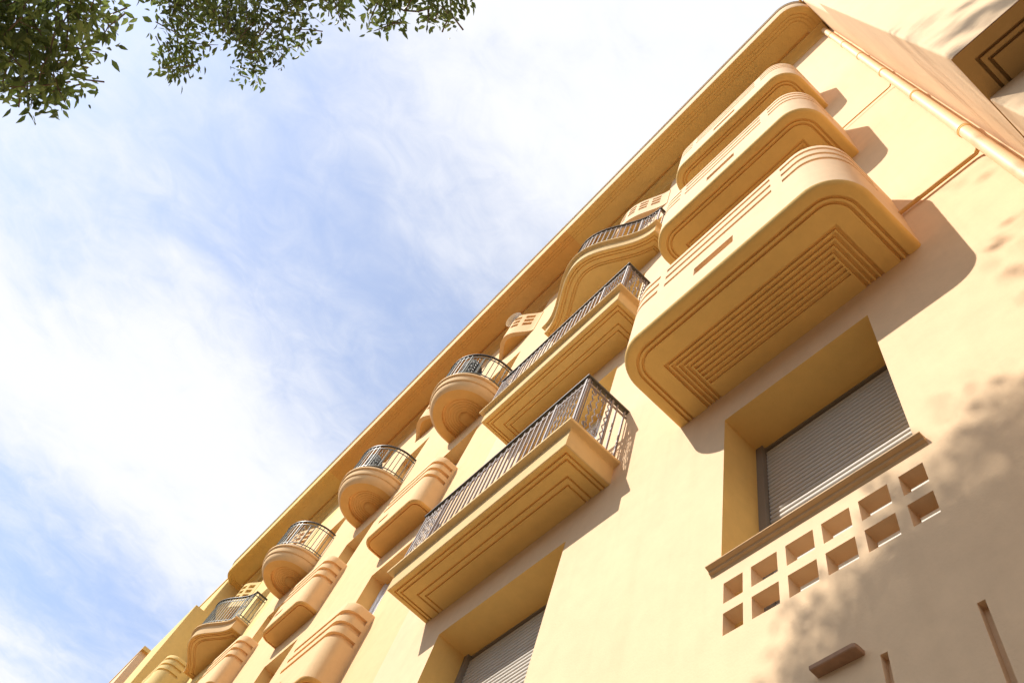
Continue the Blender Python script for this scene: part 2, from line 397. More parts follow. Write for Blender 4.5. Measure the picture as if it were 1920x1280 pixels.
# ---- corner bays (oriels) at both ends, projecting past the front
def oriel(x0, x1, edge_low, zs=13.4, yu=0.70, paint=None):
    paint = paint or CREAM; mb = MB(); zb = 6.2
    def blk(xa, xb, y1, za, zc, r=0.05):
        # rounded vertical edges on the street side
        path = [(xb, 0.0)] + arc(xb - r, y1 - r, r, 0, 90, 5) + arc(xa + r, y1 - r, r, 90, 180, 5) + [(xa, 0.0)]
        sweep(mb, path, [(0, zc), (0, za)]); mb.poly(ring(path, normals(path), 0, zc)); return path
    p1 = blk(x0, x1, 0.905, zb, zs, 0.02)
    p2 = blk(x0 + 0.012, x1 - 0.012, yu, zs, 18.55)
    p3 = blk(x0 + 0.005, x1 - 0.005, 0.62, 0.0, zb, 0.012)
    o = mb.build('corner_bay', paint, B)
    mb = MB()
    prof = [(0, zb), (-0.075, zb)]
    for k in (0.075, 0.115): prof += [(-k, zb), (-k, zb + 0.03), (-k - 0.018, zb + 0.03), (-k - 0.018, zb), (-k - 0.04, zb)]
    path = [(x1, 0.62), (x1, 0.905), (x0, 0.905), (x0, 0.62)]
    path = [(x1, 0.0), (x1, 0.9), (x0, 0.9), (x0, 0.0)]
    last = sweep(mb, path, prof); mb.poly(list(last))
    mb.build('soffit', SOFFIT_SHADE, o)
    mb = MB(); sweep(mb, [(x1, 0.0), (x1, yu), (x0, yu), (x0, 0.0)], [(0.0, 18.42), (0.03, 18.44), (0.035, 18.52), (0.0, 18.55)])
    mb.build('coping', CREAM_SHADE_TRIM, o)
    return o
oriel(-3.6, -0.405, False)
oriel(mir(-0.405), mir(-3.6), True, 16.8, 0.64, YELLOW)

# ---- rounded box balconies: deep ones (N) and shallow ones on the middle stretch (F)
def groove_u(mb, x0, x1, y, z, nu, pitch, gw, gd, nstraight):
    path = [(x1, 0.0), (x1, y), (x0, y), (x0, 0.0)]; prof = [(0, z)]
    for k in range(nu):
        o = -k * pitch; prof += [(o, z + gd), (o - gw, z + gd), (o - gw, z + 0.002), (o - pitch, z + 0.002)]
    sweep(mb, path, prof)
    d = nu * pitch; a, b, t = x0 + d, x1 - d, y - d; z2 = z + 0.002
    for k in range(nstraight):
        ya, yb, yc = t - k * pitch, t - k * pitch - gw, t - (k + 1) * pitch
        for (p, q, zz) in ((ya, yb, z + gd), (yb, yc, z2)): mb.poly([(a, p, zz), (b, p, zz), (b, q, zz), (a, q, zz)])
        mb.poly([(a, ya, z2), (b, ya, z2), (b, ya, z + gd), (a, ya, z + gd)]); mb.poly([(a, yb, z2), (b, yb, z2), (b, yb, z + gd), (a, yb, z + gd)])
        for x in (a, b): mb.poly([(x, ya, z2), (x, ya, z + gd), (x, yb, z + gd), (x, yb, z2)])
    e = t - nstraight * pitch
    mb.poly([(a, 0, z2), (b, 0, z2), (b, e, z2), (a, e, z2)])
def box_balcony(x0, x1, y, r, zb, zt, slits, sh, slot, style, mats, flip=False):
    mb = MB()
    base = rounded(x0, x1, y, r, 14); tot = 0
    for a, b in zip(base, base[1:]): tot += math.hypot(b[0] - a[0], b[1] - a[1])
    side = y - r; qa = math.pi * r / 2
    fs = side + qa                         # arc length where the straight front begins (high-x end)
    fl = (x1 - x0) - 2 * r
    sx = lambda x: fs + (x1 - r - x)       # arc length of a point on the straight front
    if style == 'N':
        rng = [(side * 0.55, sx(x1 - 0.42)), (sx(x1 - 0.49), sx(x0 + 0.495)), (sx(x0 + 0.40), tot - side * 0.55)]
    else:
        rng = [(side * 0.30, tot - side * 0.30)]
    sl = (sx(slot[1]), sx(slot[0])) if slot else None
    ex = [q for a in rng for q in a] + (list(sl) if sl else [])
    path, ss = resample(base, ex)
    zs = sorted(set([zb + 0.035, zt - 0.02] + [z + d for z in slits for d in (-sh / 2, sh / 2)] + ([slot[2], slot[3]] if slot else [])))
    def dep(s, z):
        if any(a < s < b for a, b in rng) and any(abs(z - q) < sh / 2 for q in slits): return 0.038
        if sl and sl[0] < s < sl[1] and slot[2] < z < slot[3]: return 0.30
        return 0.0
    relief(mb, path, ss, zs, dep)
    # top edge, coping and inner face
    sweep(mb, base, [(0, zt - 0.02), (-0.012, zt), (-0.10, zt), (-0.112, zt - 0.02), (-0.112, zb + 0.25)])
    fl_ring = ring(base, normals(base), -0.112, zb + 0.25); mb.poly(fl_ring)
    bal = mb.build('balcony', mats[0], B)
    mb = MB()
    g1, g2 = (0.088, 0.126) if style == 'N' else (0.045, 0.0)
    prof = [(0, zb + 0.035), (-0.006, zb + 0.016), (-0.02, zb + 0.004), (-0.035, zb), (-g1, zb)]
    for k in ((g1, g2) if style == 'N' else (g1,)):
        prof += [(-k, zb), (-k - 0.002, zb + 0.022), (-k - 0.02, zb + 0.022), (-k - 0.022, zb), (-k - 0.035, zb)]
    last = sweep(mb, base, prof)
    if style == 'N':
        px0, px1, py = x0 + 0.265, x1 - 0.275, y - 0.29
        mb.poly(list(last) + [(px0, 0, zb), (px0, py, zb), (px1, py, zb), (px1, 0, zb)])
        groove_u(mb, px0, px1, py, zb, 4, 0.0375, 0.026, 0.024, 5)
    else:
        mb.poly(list(last))
    mb.build('soffit', mats[1], bal)
    return bal
CM, PM = (CREAM, CREAM_SHADE_TRIM), (PEACH, PEACH_SHADE_TRIM)
for zb in (6.75, 9.58, 12.41):
    box_balcony(NX0, NX1, 0.745, 0.29, zb, zb + 1.12, [zb + q for q in (0.67, 0.835, 1.0)], 0.064, (1.165, 1.53, zb + 0.27, zb + 0.42), 'N', CM)
box_balcony(mir(NX1), mir(NX0), 0.745, 0.29, 12.41, 13.53, [12.41 + q for q in (0.67, 0.835, 1.0)], 0.064, (mir(1.53), mir(1.165), 12.68, 12.83), 'N', (YELLOW, CREAM_SHADE_TRIM))
for zb, cols in ((9.77, RC), (6.70, RC[:1])):
    for c in cols:
        box_balcony(c - 0.66, c + 0.66, 0.345, 0.17, zb, zb + 1.12, [zb + q for q in (0.62, 0.785, 0.95)], 0.075, (c + 0.18, c + 0.42, zb + 0.26, zb + 0.34), 'F', PM)

# ---- moulded slab balconies with iron railings
def slab(path, zb, prof_top, grooves, mats, name='balcony'):
    mb = MB(); ns = normals(path)
    top = prof_top(zb)
    last = sweep(mb, path, top, ns)
    # floor above
    mb.poly(ring(path, ns, top[0][0], top[0][1]))
    bal = mb.build(name, mats[0], B)
    mb = MB(); prof = [top[-1]]
    o0 = top[-1][0]
    for k in grooves:
        prof += [(-k, zb), (-k - 0.003, zb + 0.02), (-k - 0.017, zb + 0.02), (-k - 0.02, zb)]
    last = sweep(mb, path, prof, ns); fill_to_wall(mb, last)
    mb.build('soffit', mats[1], bal)
    return bal
def ledge(zb):
    return [(-0.12, zb + 0.258), (0.060, zb + 0.258), (0.065, zb + 0.253), (0.065, zb + 0.232), (0.060, zb + 0.226), (0.046, zb + 0.222), (0.018, zb + 0.216), (0.004, zb + 0.206), (0.0, zb + 0.196), (0.0, zb + 0.014), (-0.004, zb + 0.004), (-0.014, zb)]
def fill_to_wall(mb, r):
    for p, q in zip(r, r[1:]):
        if abs(p[0] - q[0]) > 1e-5: mb.poly([p, q, (q[0], 0.0, q[2]), (p[0], 0.0, p[2])])
BAR = MB(); BAR.box(-0.0075, 0.0075, -0.0075, 0.0075, 0, 1, skip='bt'); BAR_ME = {k: BAR.mesh('baluster', k) for k in (IRON, IRON_GREEN)}
def scroll_panel(p0, p1, z0, z1, material, parent):
    """ornamental ironwork between two plan points: wavy uprights, rings and scrolls"""
    mb = MB(); d = Vector((p1[0] - p0[0], p1[1] - p0[1], 0)); l = d.length; d.normalize()
    P = lambda u, z: (p0[0] + d.x * u, p0[1] + d.y * u, z)
    n = max(3, int(l / 0.052))
    for k in range(n):
        u0 = l * (k + 0.5) / n; ph = (k % 2) * math.pi
        am = 0.010 if k % 3 else 0.0
        mb.tube([P(u0 + am * math.sin(ph + t * math.pi * 14 / 42), z0 + (z1 - z0) * t / 42) for t in range(43)], 0.0065, 5)
    for u in (0.0, l):
        mb.box(P(u, 0)[0] - 0.011, P(u, 0)[0] + 0.011, P(u, 0)[1] - 0.011, P(u, 0)[1] + 0.011, z0, z1)
    for zz in (z0 + 0.14, (z0 + z1) / 2, z1 - 0.14):
        for k in range(1, n - 1, 2):
            u = l * (k + 0.5) / n
            mb.tube([P(u + 0.024 * math.cos(R_(q)), zz + 0.034 * math.sin(R_(q))) for q in range(0, 361, 40)], 0.005, 5, caps=False)
    mb.build('scroll_panel', material, parent)
def railing(path, z0, z1, parent, material, spacing=0.085, skip=(), green=False, top_w=0.026):
    ns = normals(path); s = [0.0]
    for a, b in zip(path, path[1:]): s.append(s[-1] + math.hypot(b[0] - a[0], b[1] - a[1]))
    mb = MB(); sweep(mb, path, [(-top_w, z1 - 0.018), (-top_w, z1), (-0.6 * top_w, z1 + 0.008), (0.6 * top_w, z1 + 0.008), (top_w, z1), (top_w, z1 - 0.018), (0.6 * top_w, z1 - 0.024), (-0.6 * top_w, z1 - 0.024), (-top_w, z1 - 0.018)], ns); mb.build('handrail', IRON_DARK, parent)
    for zz in ((z1 - 0.105, z0 + 0.045, z0 + 0.115) if green else (z1 - 0.105, z0 + 0.03)):
        mb = MB(); sweep(mb, path, [(-0.008, zz - 0.008), (-0.008, zz + 0.008), (0.008, zz + 0.008), (0.008, zz - 0.008), (-0.008, zz - 0.008)], ns); mb.build('rail', material, parent)
    q = spacing * 0.5; k = 0
    while q < s[-1]:
        if not any(a - 0.01 < q < b + 0.01 for a, b in skip):
            j = max(i for i in range(len(s) - 1) if s[i] <= q); t = (q - s[j]) / (s[j + 1] - s[j])
            x = path[j][0] + (path[j + 1][0] - path[j][0]) * t; y = path[j][1] + (path[j + 1][1] - path[j][1]) * t
            link('baluster', BAR_ME[material], parent, (x, y, z0), math.atan2(path[j + 1][1] - path[j][1], path[j + 1][0] - path[j][0]), (1, 1, z1 - 0.02 - z0))
        q += spacing; k += 1
# straight railed balconies on the second column
for zb in (6.712, 9.768):
    path = [(AX1, 0.0), (AX1, 0.48), (AX0, 0.48), (AX0, 0.0)]
    b = slab(path, zb, ledge, (0.05, 0.092, 0.205, 0.262), (CREAM_SIDE_SHADE, CREAM_SHADE_TRIM))
    W_ = AX1 - AX0
    panels = [(0.14, 0.48 - 0.012), (0.48 + 0.012, 0.48 + 0.36), (0.48 + W_ - 0.42, 0.48 + W_ - 0.012), (0.48 + W_ + 0.012, 0.48 + W_ + 0.30)]
    z0, z1 = zb + 0.258, zb + 1.125
    railing(path, z0, z1, b, IRON, 0.088, panels)
    for a, c in panels:
        def pt(q):
            if q < 0.48: return (AX1, q)
            if q < 0.48 + W_: return (AX1 - (q - 0.48), 0.48)
            return (AX0, 0.48 - (q - 0.48 - W_))
        scroll_panel(pt(a), pt(c), z0 + 0.03, z1 - 0.02, IRON, b)
# bowed railed balconies above them (third railed storey)
def bow(xc, half=1.23, y0=0.29, amp=0.45, n=40):
    pts = [(xc + half, 0.0)]
    for i in range(n + 1):
        x = xc + half - 2 * half * i / n; t = (x - xc) / half
        pts.append((x, y0 + amp * 0.5 * (1 + math.cos(math.pi * t))))
    return pts + [(xc - half, 0.0)]
for xc, mats, mtl, gr in ((4.31, (CREAM_SIDE_SHADE, CREAM_SHADE_TRIM), IRON, False), (mir(4.31), PM, IRON_GREEN, True)):
    path = bow(xc); zb = 12.84
    b = slab(path, zb, ledge, (0.05, 0.092, 0.170, 0.205), mats)
    s = [0.0]
    for p, q in zip(path, path[1:]): s.append(s[-1] + math.hypot(q[0] - p[0], q[1] - p[1]))
    railing(path, zb + 0.258, zb + 1.125, b, mtl, 0.085, [(0.30, 0.62), (s[-1] - 0.62, s[-1] - 0.30)], gr)
    def pt(q):
        j = max(i for i in range(len(s) - 1) if s[i] <= q); t = (q - s[j]) / (s[j + 1] - s[j])
        return (path[j][0] + (path[j + 1][0] - path[j][0]) * t, path[j][1] + (path[j + 1][1] - path[j][1]) * t)
    for a, c in ((0.30, 0.62), (s[-1] - 0.62, s[-1] - 0.30)): scroll_panel(pt(a), pt(c), zb + 0.29, zb + 1.1, mtl, b)
# half-round balconies
RR = 0.715
for c in RC:
    zb = 12.87
    path = [(c + RR, 0.0)] + arc(c, 0.13, RR, 0, 180, 40) + [(c - RR, 0.0)]
    top = lambda z: [(-0.14, z + 0.345), (0.025, z + 0.345), (0.032, z + 0.335), (0.032, z + 0.30), (0.024, z + 0.29), (0.0, z + 0.285), (0.0, z + 0.165), (-0.008, z + 0.15), (-0.03, z + 0.145), (-0.032, z + 0.12), (-0.045, z + 0.075), (-0.075, z + 0.03), (-0.11, z + 0.006), (-0.125, z)]
    mb = MB(); ns = normals(path); tp = top(zb); sweep(mb, path, tp, ns); mb.poly(ring(path, ns, -0.14, zb + 0.345))
    b = mb.build('balcony', PEACH, B)
    mb = MB(); prof = [(-0.125, zb), (-0.29, zb), (-0.295, zb + 0.05)]
    o = -0.295
    while o > -0.58:
        prof += [(o - 0.030, zb + 0.05), (o - 0.034, zb + 0.058), (o - 0.046, zb + 0.058), (o - 0.050, zb + 0.05)]; o -= 0.050
    prof += [(-0.612, zb + 0.02), (-0.63, zb + 0.006), (-0.66, zb)]
    last = sweep(mb, path, prof, ns); mb.poly(list(last)); mb.build('soffit', PEACH_SHADE_TRIM, b)
    rp = [(c + RR - 0.02, 0.0)] + arc(c, 0.13, RR - 0.02, 0, 180, 36) + [(c - RR + 0.02, 0.0)]
    tot = 0.26 + math.pi * (RR - 0.02)
    sk = [(0.55, 0.80), (tot - 0.80, tot - 0.55)]
    railing(rp, zb + 0.345, zb + 1.17, b, IRON_GREEN, 0.088, sk, True, 0.02)
    for a, q in sk:
        def pt(u):
            if u < 0.13: return (c + RR - 0.02, u)
            t = (u - 0.13) / (RR - 0.02); return (c + (RR - 0.02) * math.cos(t), 0.13 + (RR - 0.02) * math.sin(t))
        scroll_panel(pt(a), pt(q), zb + 0.46, zb + 1.06, IRON_GREEN, b)

# ---- bowed pierced parapets under the top windows
def apron(xc, half, amp, mats):
    n = 48; path = []
    for i in range(n + 1):
        x = xc + half - 2 * half * i / n; t = (x - xc) / half
        path.append((x, 0.012 + amp * (0.5 * (1 + math.cos(math.pi * t))) ** 0.75))
    ncol = 6 if half > 0.7 else 4
    cols = []
    for k in range(ncol):
        a = xc - half * 0.84 + (2 * half * 0.84) * k / ncol; wd = 2 * half * 0.84 / ncol
        cols.append((a + wd * 0.16, a + wd * 0.84))
    s = [0.0]
    for p, q in zip(path, path[1:]): s.append(s[-1] + math.hypot(q[0] - p[0], q[1] - p[1]))
    def s_of(x):
        for i in range(n):
            if path[i + 1][0] <= x <= path[i][0]:
                t = (path[i][0] - x) / (path[i][0] - path[i + 1][0]); return s[i] + t * (s[i + 1] - s[i])
        return 0
    rg = [(s_of(b), s_of(a)) for a, b in cols]
    pth, ss = resample(path, [q for r in rg for q in r])
    zb, zt = 16.08, 17.06; rows = [(zb + 0.36 + 0.19 * k, zb + 0.36 + 0.19 * k + 0.13) for k in range(3)]
    zs = sorted([zb, zt] + [q for r in rows for q in r])
    mb = MB(); lattice(mb, pth, ss, zs, 0.09, lambda a, z: any(p < a < q for p, q in rg) and any(p < z < q for p, q in rows))
    b = mb.build('parapet', mats[0], B)
    mb = MB(); mb.poly([(x, y - 0.001, zb + 0.012) for x, y in path] + [(xc - half, -0.002, zb + 0.012), (xc + half, -0.002, zb + 0.012)])
    mb.build('soffit', mats[1], b)
for c in RC: apron(c, 0.60, 0.31, PM)
apron(4.31, 0.86, 0.27, CM); apron(mir(4.31), 0.86, 0.27, PM); apron(1.34, 0.62, 0.27, CM); apron(mir(1.34), 0.62, 0.27, (YELLOW, CREAM_SHADE_TRIM))

# ---- windows: roller shutters, frames, glass
SLAT = {}
def shutter(op, zb, material, detailed):
    a, b, c, d, e = op; y = -e + 0.006
    fr = MB(); t = 0.055
    fr.box(a + 0.001, a + t, -e + 0.001, -e + 0.06, zb, d - 0.001); fr.box(b - t, b - 0.001, -e + 0.001, -e + 0.06, zb, d - 0.001)
    fr.box(a + t, b - t, -e + 0.001, -e + 0.03, d - 0.014, d - 0.001)
    w = fr.build('window', FRAME if material is SHUTTER else SHUTTER_W, B)
    x0, x1 = a + t + 0.004, b - t - 0.004
    pitch = 0.041 if detailed else 0.05
    n = int((d - 0.016 - zb) / pitch)
    def prof(z):
        return [(y, z), (y, z + 0.005), (y + 0.016, z + 0.006), (y + 0.021, z + 0.014), (y + 0.022, z + 0.022), (y + 0.018, z + pitch - 0.007), (y + 0.008, z + pitch - 0.002), (y, z + pitch)]
    if detailed:
        mb = MB(); P = prof(0)
        for (ya, za), (yb, zb2) in zip(P, P[1:]): mb.poly([(x0, ya, za), (x1, ya, za), (x1, yb, zb2), (x0, yb, zb2)])
        me = mb.mesh('slat', material, 60)
        for k in range(n): link('slat', me, w, (0, 0, zb + k * pitch))
    else:
        mb = MB()
        for k in range(n):
            P = prof(zb + k * pitch)
            for (ya, za), (yb, zb2) in zip(P, P[1:]): mb.poly([(x0, ya, za), (x1, ya, za), (x1, yb, zb2), (x0, yb, zb2)])
        mb.build('shutter', material, w, 60)
shutter(near, 4.25, SHUTTER, True)
shutter(low, 4.85, SHUTTER, True)
for op in OPEN[2:]:
    col_r = 3 < (op[0] + op[1]) / 2 < 18.5
    shutter(op, op[2] + 0.002, SHUTTER_W if col_r else SHUTTER, False)

# ---- pierced parapet and sill of the nearest window
COLS = [(1.767, 1.888), (1.560, 1.716), (1.352, 1.509), (1.153, 1.305), (0.955, 1.105), (0.779, 0.898)]
ROWS = [(4.416, 4.558), (4.624, 4.764)]
xs = sorted(set([0.776, 1.907] + [q for c in COLS for q in c])); zs = sorted([4.20, 4.87] + [q for r in ROWS for q in r])
path = [(x, 0.0) for x in reversed(xs)]; ss = [1.907 - x for x in reversed(xs)]
mb = MB(); lattice(mb, path, ss, zs, 0.082, lambda s, z: any(a < 1.907 - s < b for a, b in COLS) and any(a < z < b for a, b in ROWS))
pp = mb.build('parapet', CREAM, B)
mb = MB()
pr = [(-0.10, 4.912), (0.044, 4.908), (0.047, 4.905), (0.047, 4.899), (0.042, 4.894), (0.024, 4.888), (0.020, 4.876), (0.006, 4.868), (0.003, 4.856), (0.0, 4.852)]
xa, xb = 0.728, 1.972
for (ya, za), (yb, zb) in zip(pr, pr[1:]): mb.poly([(xa, ya, za), (xb, ya, za), (xb, yb, zb), (xa, yb, zb)])
for x in (xa, xb): mb.poly([(x, ya, za) for ya, za in pr] + [(x, -0.10, 4.852)])
mb.build('sill', SILL, pp)
mb = MB(); lx0, lx1 = 3.44, 5.17
for (ya, za), (yb, zb) in zip(pr, pr[1:]): mb.poly([(lx0, ya, za), (lx1, ya, za), (lx1, yb, zb), (lx0, yb, zb)])
mb.poly([(3.49, -0.0, 4.04), (5.116, -0.0, 4.04), (5.116, -0.0, 4.836), (3.49, 0.0, 4.836)])
mb.build('parapet', CREAM, B)

# ---- downpipe, its joints, the overflow pipes and the little ledge
mb = MB(); mb.tube([(-0.325, 0.064, z) for z in (0.2, 6, 12, 17.9)], 0.045, 20)
dp = mb.build('downpipe', PIPE, B)
for z in (4.3, 6.05, 7.83, 9.55, 11.3, 13.1, 14.85, 16.6):
    mb = MB(); mb.tube([(-0.325, 0.064, z - 0.002), (-0.325, 0.064, z + 0.0), (-0.325, 0.064, z + 0.10)], [0.045, 0.051, 0.051], 20)
    mb.build('joint', PIPE, dp)
    mb = MB(); mb.tube([(-0.325, 0.064, z - 0.035), (-0.325, 0.064, z - 0.012)], 0.0485, 20); mb.box(-0.335, -0.315, 0.001, 0.03, z - 0.033, z - 0.014); mb.build('clamp', CREAM_SHADE_TRIM, dp)
for z, r in ((7.415, 0.016), (10.73, 0.0075)):
    mb = MB(); mb.tube([(0.34, 0.026, z + 0.002), (0.0, 0.026, z), (-0.23, 0.026, z - 0.004), (-0.262, 0.03, z - 0.012), (-0.285, 0.05, z - 0.03)], r, 12)
    mb.build('overflow_pipe', CONDUIT, B)
mb = MB(); q = [(1.416, 0.0), (1.415, 0.047), (1.222, 0.052), (1.211, 0.047), (1.208, 0.036), (1.207, 0.0)]
sweep(mb, q, [(-0.004, 3.950), (0.0, 3.947), (0.0, 3.930), (-0.003, 3.926)]); mb.poly(ring(q, normals(q), -0.003, 3.926)); mb.poly(ring(q, normals(q), -0.004, 3.950))
mb.build('ledge', LEDGE, B)

# ------------------------------------------------------------------ house further along the street
H = empty('neighbouring_house', (27.6, 0, 0)); tag(H, 'sunlit cream house beyond the far end of the building', 'building')
mb = MB(); mb.box(0.15, 14, -8, 1.06, 0, 18.0); h = mb.build('wall', CREAM, H)
mb = MB(); mb.box(0, 14.1, -8, 1.085, 18.0, 18.14); mb.build('roof', CREAM_SHADE_TRIM, H)

# ------------------------------------------------------------------ things on the balconies
def satellite_dish():
    e = empty('satellite_dish', (7.93, 0.27, 17.16)); tag(e, 'small pale satellite dish on the pierced parapet under the cornice', 'satellite dish')
    mb = MB(); n = 20; rings = [(r, 0.09 * (r / 0.26) ** 2) for r in (0.0, 0.06, 0.11, 0.16, 0.20, 0.215)]
    D = Vector((0.15, 0.75, 0.5)).normalized(); A = D.cross(Vector((0, 0, 1))).normalized(); Bv = A.cross(D)
    def P(r, h, t): q = A * (r * math.cos(t)) + Bv * (r * math.sin(t)) + D * h; return tuple(q)
    for (r0, h0), (r1, h1) in zip(rings, rings[1:]):
        for k in range(n):
            t0, t1 = 2 * math.pi * k / n, 2 * math.pi * (k + 1) / n
            mb.poly([P(r0, h0, t0), P(r1, h1, t0), P(r1, h1, t1), P(r0, h0, t1)])
    mb.build('reflector', WHITE, e)
    mb = MB(); mb.tube([P(0.20, 0.05, math.pi / 2), P(0.06, 0.2, math.pi / 2)], 0.012, 8); mb.build('feed_arm', METAL, e)
    mb = MB(); mb.tube([(0, 0, 0), (0, -0.12, -0.02), (0, -0.14, -0.25)], 0.02, 8); mb.build('bracket', METAL, e)
satellite_dish()
def chair(loc, label):
    e = empty('patio_chair', loc); tag(e, label, 'chair', 'dark chairs on the half-round balconies')
    mb = MB(); n = 18; rows = 8
    for i in range(rows):
        for k in range(n):
            def P(i, k):
                t = math.pi * (k / n); h = 0.40 + 0.50 * math.sin(t) ** 0.7 * (i / rows) ; r = 0.30 + 0.04 * i / rows
                return (r * math.cos(t), -0.02 - r * math.sin(t) * -0.9, h)
            mb.poly([P(i, k), P(i, k + 1), P(i + 1, k + 1), P(i + 1, k)])
    mb.build('backrest', WICKER, e)
    mb = MB(); mb.tube([(0, 0.02, 0.34), (0, 0.02, 0.36), (0, 0.02, 0.42), (0, 0.02, 0.43)], [0.24, 0.29, 0.29, 0.27], 20); mb.build('seat', WICKER, e)
    for x in (-0.2, 0.2):
        for y in (-0.18, 0.22):
            mb = MB(); mb.tube([(x, y, 0), (x * 0.9, y * 0.9, 0.36)], 0.016, 8); mb.build('leg', IRON_DARK, e)
chair((RC[0] - 0.12, 0.42, 13.22), 'dark rounded chair behind the railing of the nearest half-round balcony')
chair((RC[1] + 0.05, 0.42, 13.22), 'dark rounded chair behind the railing of the middle half-round balcony')
pl = empty('planter', (RC[0] - 0.42, 0.34, 13.22)); tag(pl, 'low terracotta planter at the railing foot of the nearest half-round balcony', 'planter')
mb = MB(); q = arc(0.42, -0.21, 0.60, 112, 172, 10); sweep(mb, [(x, y + 5) for x, y in q], [(0.03, 0.14), (0.045, 0.14), (0.03, 0.0), (-0.10, 0.0), (-0.12, 0.14), (-0.105, 0.14), (-0.10, 0.03), (0.02, 0.03)])
mb.v = [(x, y - 5, z) for x, y, z in mb.v]; mb.build('trough', TILE, pl)

# ------------------------------------------------------------------ the street tree
def ray(px, py):
    v = RIGHT * (px - 960) + DOWN * (py - 640) + FWD * FPX; return v.normalized()
def proj(P):
    d = Vector(P) - CAM; z = d.dot(FWD)
    if z < 0.1: return None
    return (960 + FPX * d.dot(RIGHT) / z, 640 + FPX * d.dot(DOWN) / z)
def inpoly(x, y, poly):
    c = False; n = len(poly)
    for i in range(n):
        x1, y1 = poly[i]; x2, y2 = poly[(i + 1) % n]
        if (y1 > y) != (y2 > y) and x < (x2 - x1) * (y - y1) / (y2 - y1) + x1: c = not c
    return c
T = empty('street_tree', (3.2, 7.6, 0)); tag(T, 'leafy street tree whose lowest branches hang over the street', 'tree')
TB = Vector((3.2, 7.6, 0))
# where its lowest sprays hang: outline of each bough seen from below, with its distance
BOUGHS = [
    ([(-40, -40), (205, -40), (222, 20), (205, 70), (160, 85), (140, 115), (145, 140), (126, 180), (98, 200), (48, 182), (15, 145), (-40, 110)], 5.6, 6.4, 76, 0.082),
    ([(290, -40), (655, -40), (640, 25), (590, 60), (540, 95), (505, 130), (455, 150), (432, 115), (432, 60), (345, 40), (300, 12)], 8.0, 9.0, 100, 0.080),
    ([(320, 20), (385, 50), (380, 95), (352, 150), (305, 130), (302, 100), (330, 85)], 8.3, 8.8, 17, 0.074),
    ([(700, -40), (870, -40), (868, 20), (835, 52), (800, 45), (770, 15), (735, 62), (705, 30)], 5.3, 5.9, 26, 0.062),
]
SHADE = [(1440, 1330), (1480, 1280), (1560, 1165), (1640, 1065), (1735, 975), (1770, 880), (1800, 800), (1850, 772), (1900, 745), (2100, 700), (2100, 1400)]
ORI = [(1890, -60), (1855, 0), (1765, 75), (1780, 108), (1990, -20), (2200, -200)]
def shadow_ok(Q):
    for yy, poly, cond in ((0.0, SHADE, lambda P: P.x > -0.4), (0.905, ORI, lambda P: P.x <= -0.4)):
        t = (Q.y - yy) / SUN.y; P = Q - SUN * t
        if not cond(P): continue
        u = proj(P)
        if u is None: return True
        if -60 < u[0] < 1980 and -60 < u[1] < 1340: return inpoly(u[0], u[1], poly)
        return True
    return True
sprays = []     # (centre, radius, leaf length)
for poly, d0, d1, n, ll in BOUGHS:
    xs_ = [p[0] for p in poly]; ys_ = [p[1] for p in poly]; k = 0; tries = 0
    while k < n and tries < 6000:
        tries += 1
        x = random.uniform(min(xs_), max(xs_)); y = random.uniform(min(ys_), max(ys_))
        if not inpoly(x, y, poly): continue
        sprays.append((CAM + ray(x, y) * random.uniform(d0, d1), 0.15 if ll > 0.086 else (0.12 if ll < 0.07 else 0.17), ll)); k += 1
k = 0; tries = 0
while k < 300 and tries < 60000:      # the rest of the crown, above and beyond the picture
    tries += 1
    a = Vector((random.gauss(0, 1), random.gauss(0, 1), random.gauss(0, 1))).normalized() * random.random() ** 0.4
    Q = Vector((4.4 + a.x * 4.4, 7.4 + a.y * 3.9, 11.8 + a.z * 3.6))
    if Q.z < 8.0: continue
    u = proj(Q)
    if u and -90 < u[0] < 2010 and -70 < u[1] < 1370: continue
    if not shadow_ok(Q): continue
    sprays.append((Q, 0.34, 0.10)); k += 1
# extra sprays that hang between sun and the lower wall
k = 0; tries = 0
while k < 95 and tries < 40000:
    tries += 1
    x = random.uniform(1500, 2050); y = random.uniform(560, 1330)
    if not inpoly(x, y, SHADE): continue
    v = ray(x, y); t = (0 - CAM.y) / v.y; P = CAM + v * t
    if P.x < -0.4: continue
    Q = P + SUN * random.uniform(10.0, 16.0)
    if y < 960 and random.random() < 0.5: continue
    u = proj(Q)
    if u and u[1] > -60 and not any(inpoly(u[0], u[1], b[0]) for b in BOUGHS): continue
    sprays.append((Q, 0.2, 0.10)); k += 1
k = 0; tries = 0
ORI2 = [(1845, 190), (1925, 222), (2060, 280), (2060, 100), (1990, -60), (1880, -60), (1860, 5), (1775, 75), (1785, 104), (1850, 180)]
while k < 70 and tries < 20000:
    tries += 1
    x = random.uniform(1740, 2060); y = random.uniform(-60, 280)
    if not inpoly(x, y, ORI2): continue
    v = ray(x, y); P = CAM + v * ((0.9 - CAM.y) / v.y)
    Q = P + SUN * random.uniform(7.0, 11.0)
    u = proj(Q)
    if u and u[1] > -60: continue
    sprays.append((Q, 0.11, 0.08)); k += 1
def leaf_mesh(i):
    mb = MB(); w = 0.19; c = 0.05
    L0, La, Lb, Ra, Rb, Tp, M1, M2 = (0, 0, 0), (-w, 0.32, c), (-w * 0.8, 0.62, c * 0.8), (w, 0.32, c), (w * 0.8, 0.62, c * 0.8), (0, 1.0, -0.05), (0, 0.33, 0), (0, 0.64, -0.01)
    for q in ((L0, M1, La), (La, M1, M2, Lb), (Lb, M2, Tp), (L0, Ra, M1), (M1, Ra, Rb, M2), (M2, Rb, Tp)): mb.poly(q)
    return mb.mesh('leaf', LEAF[i], 80)
LEAF_ME = [leaf_mesh(i) for i in range(3)]
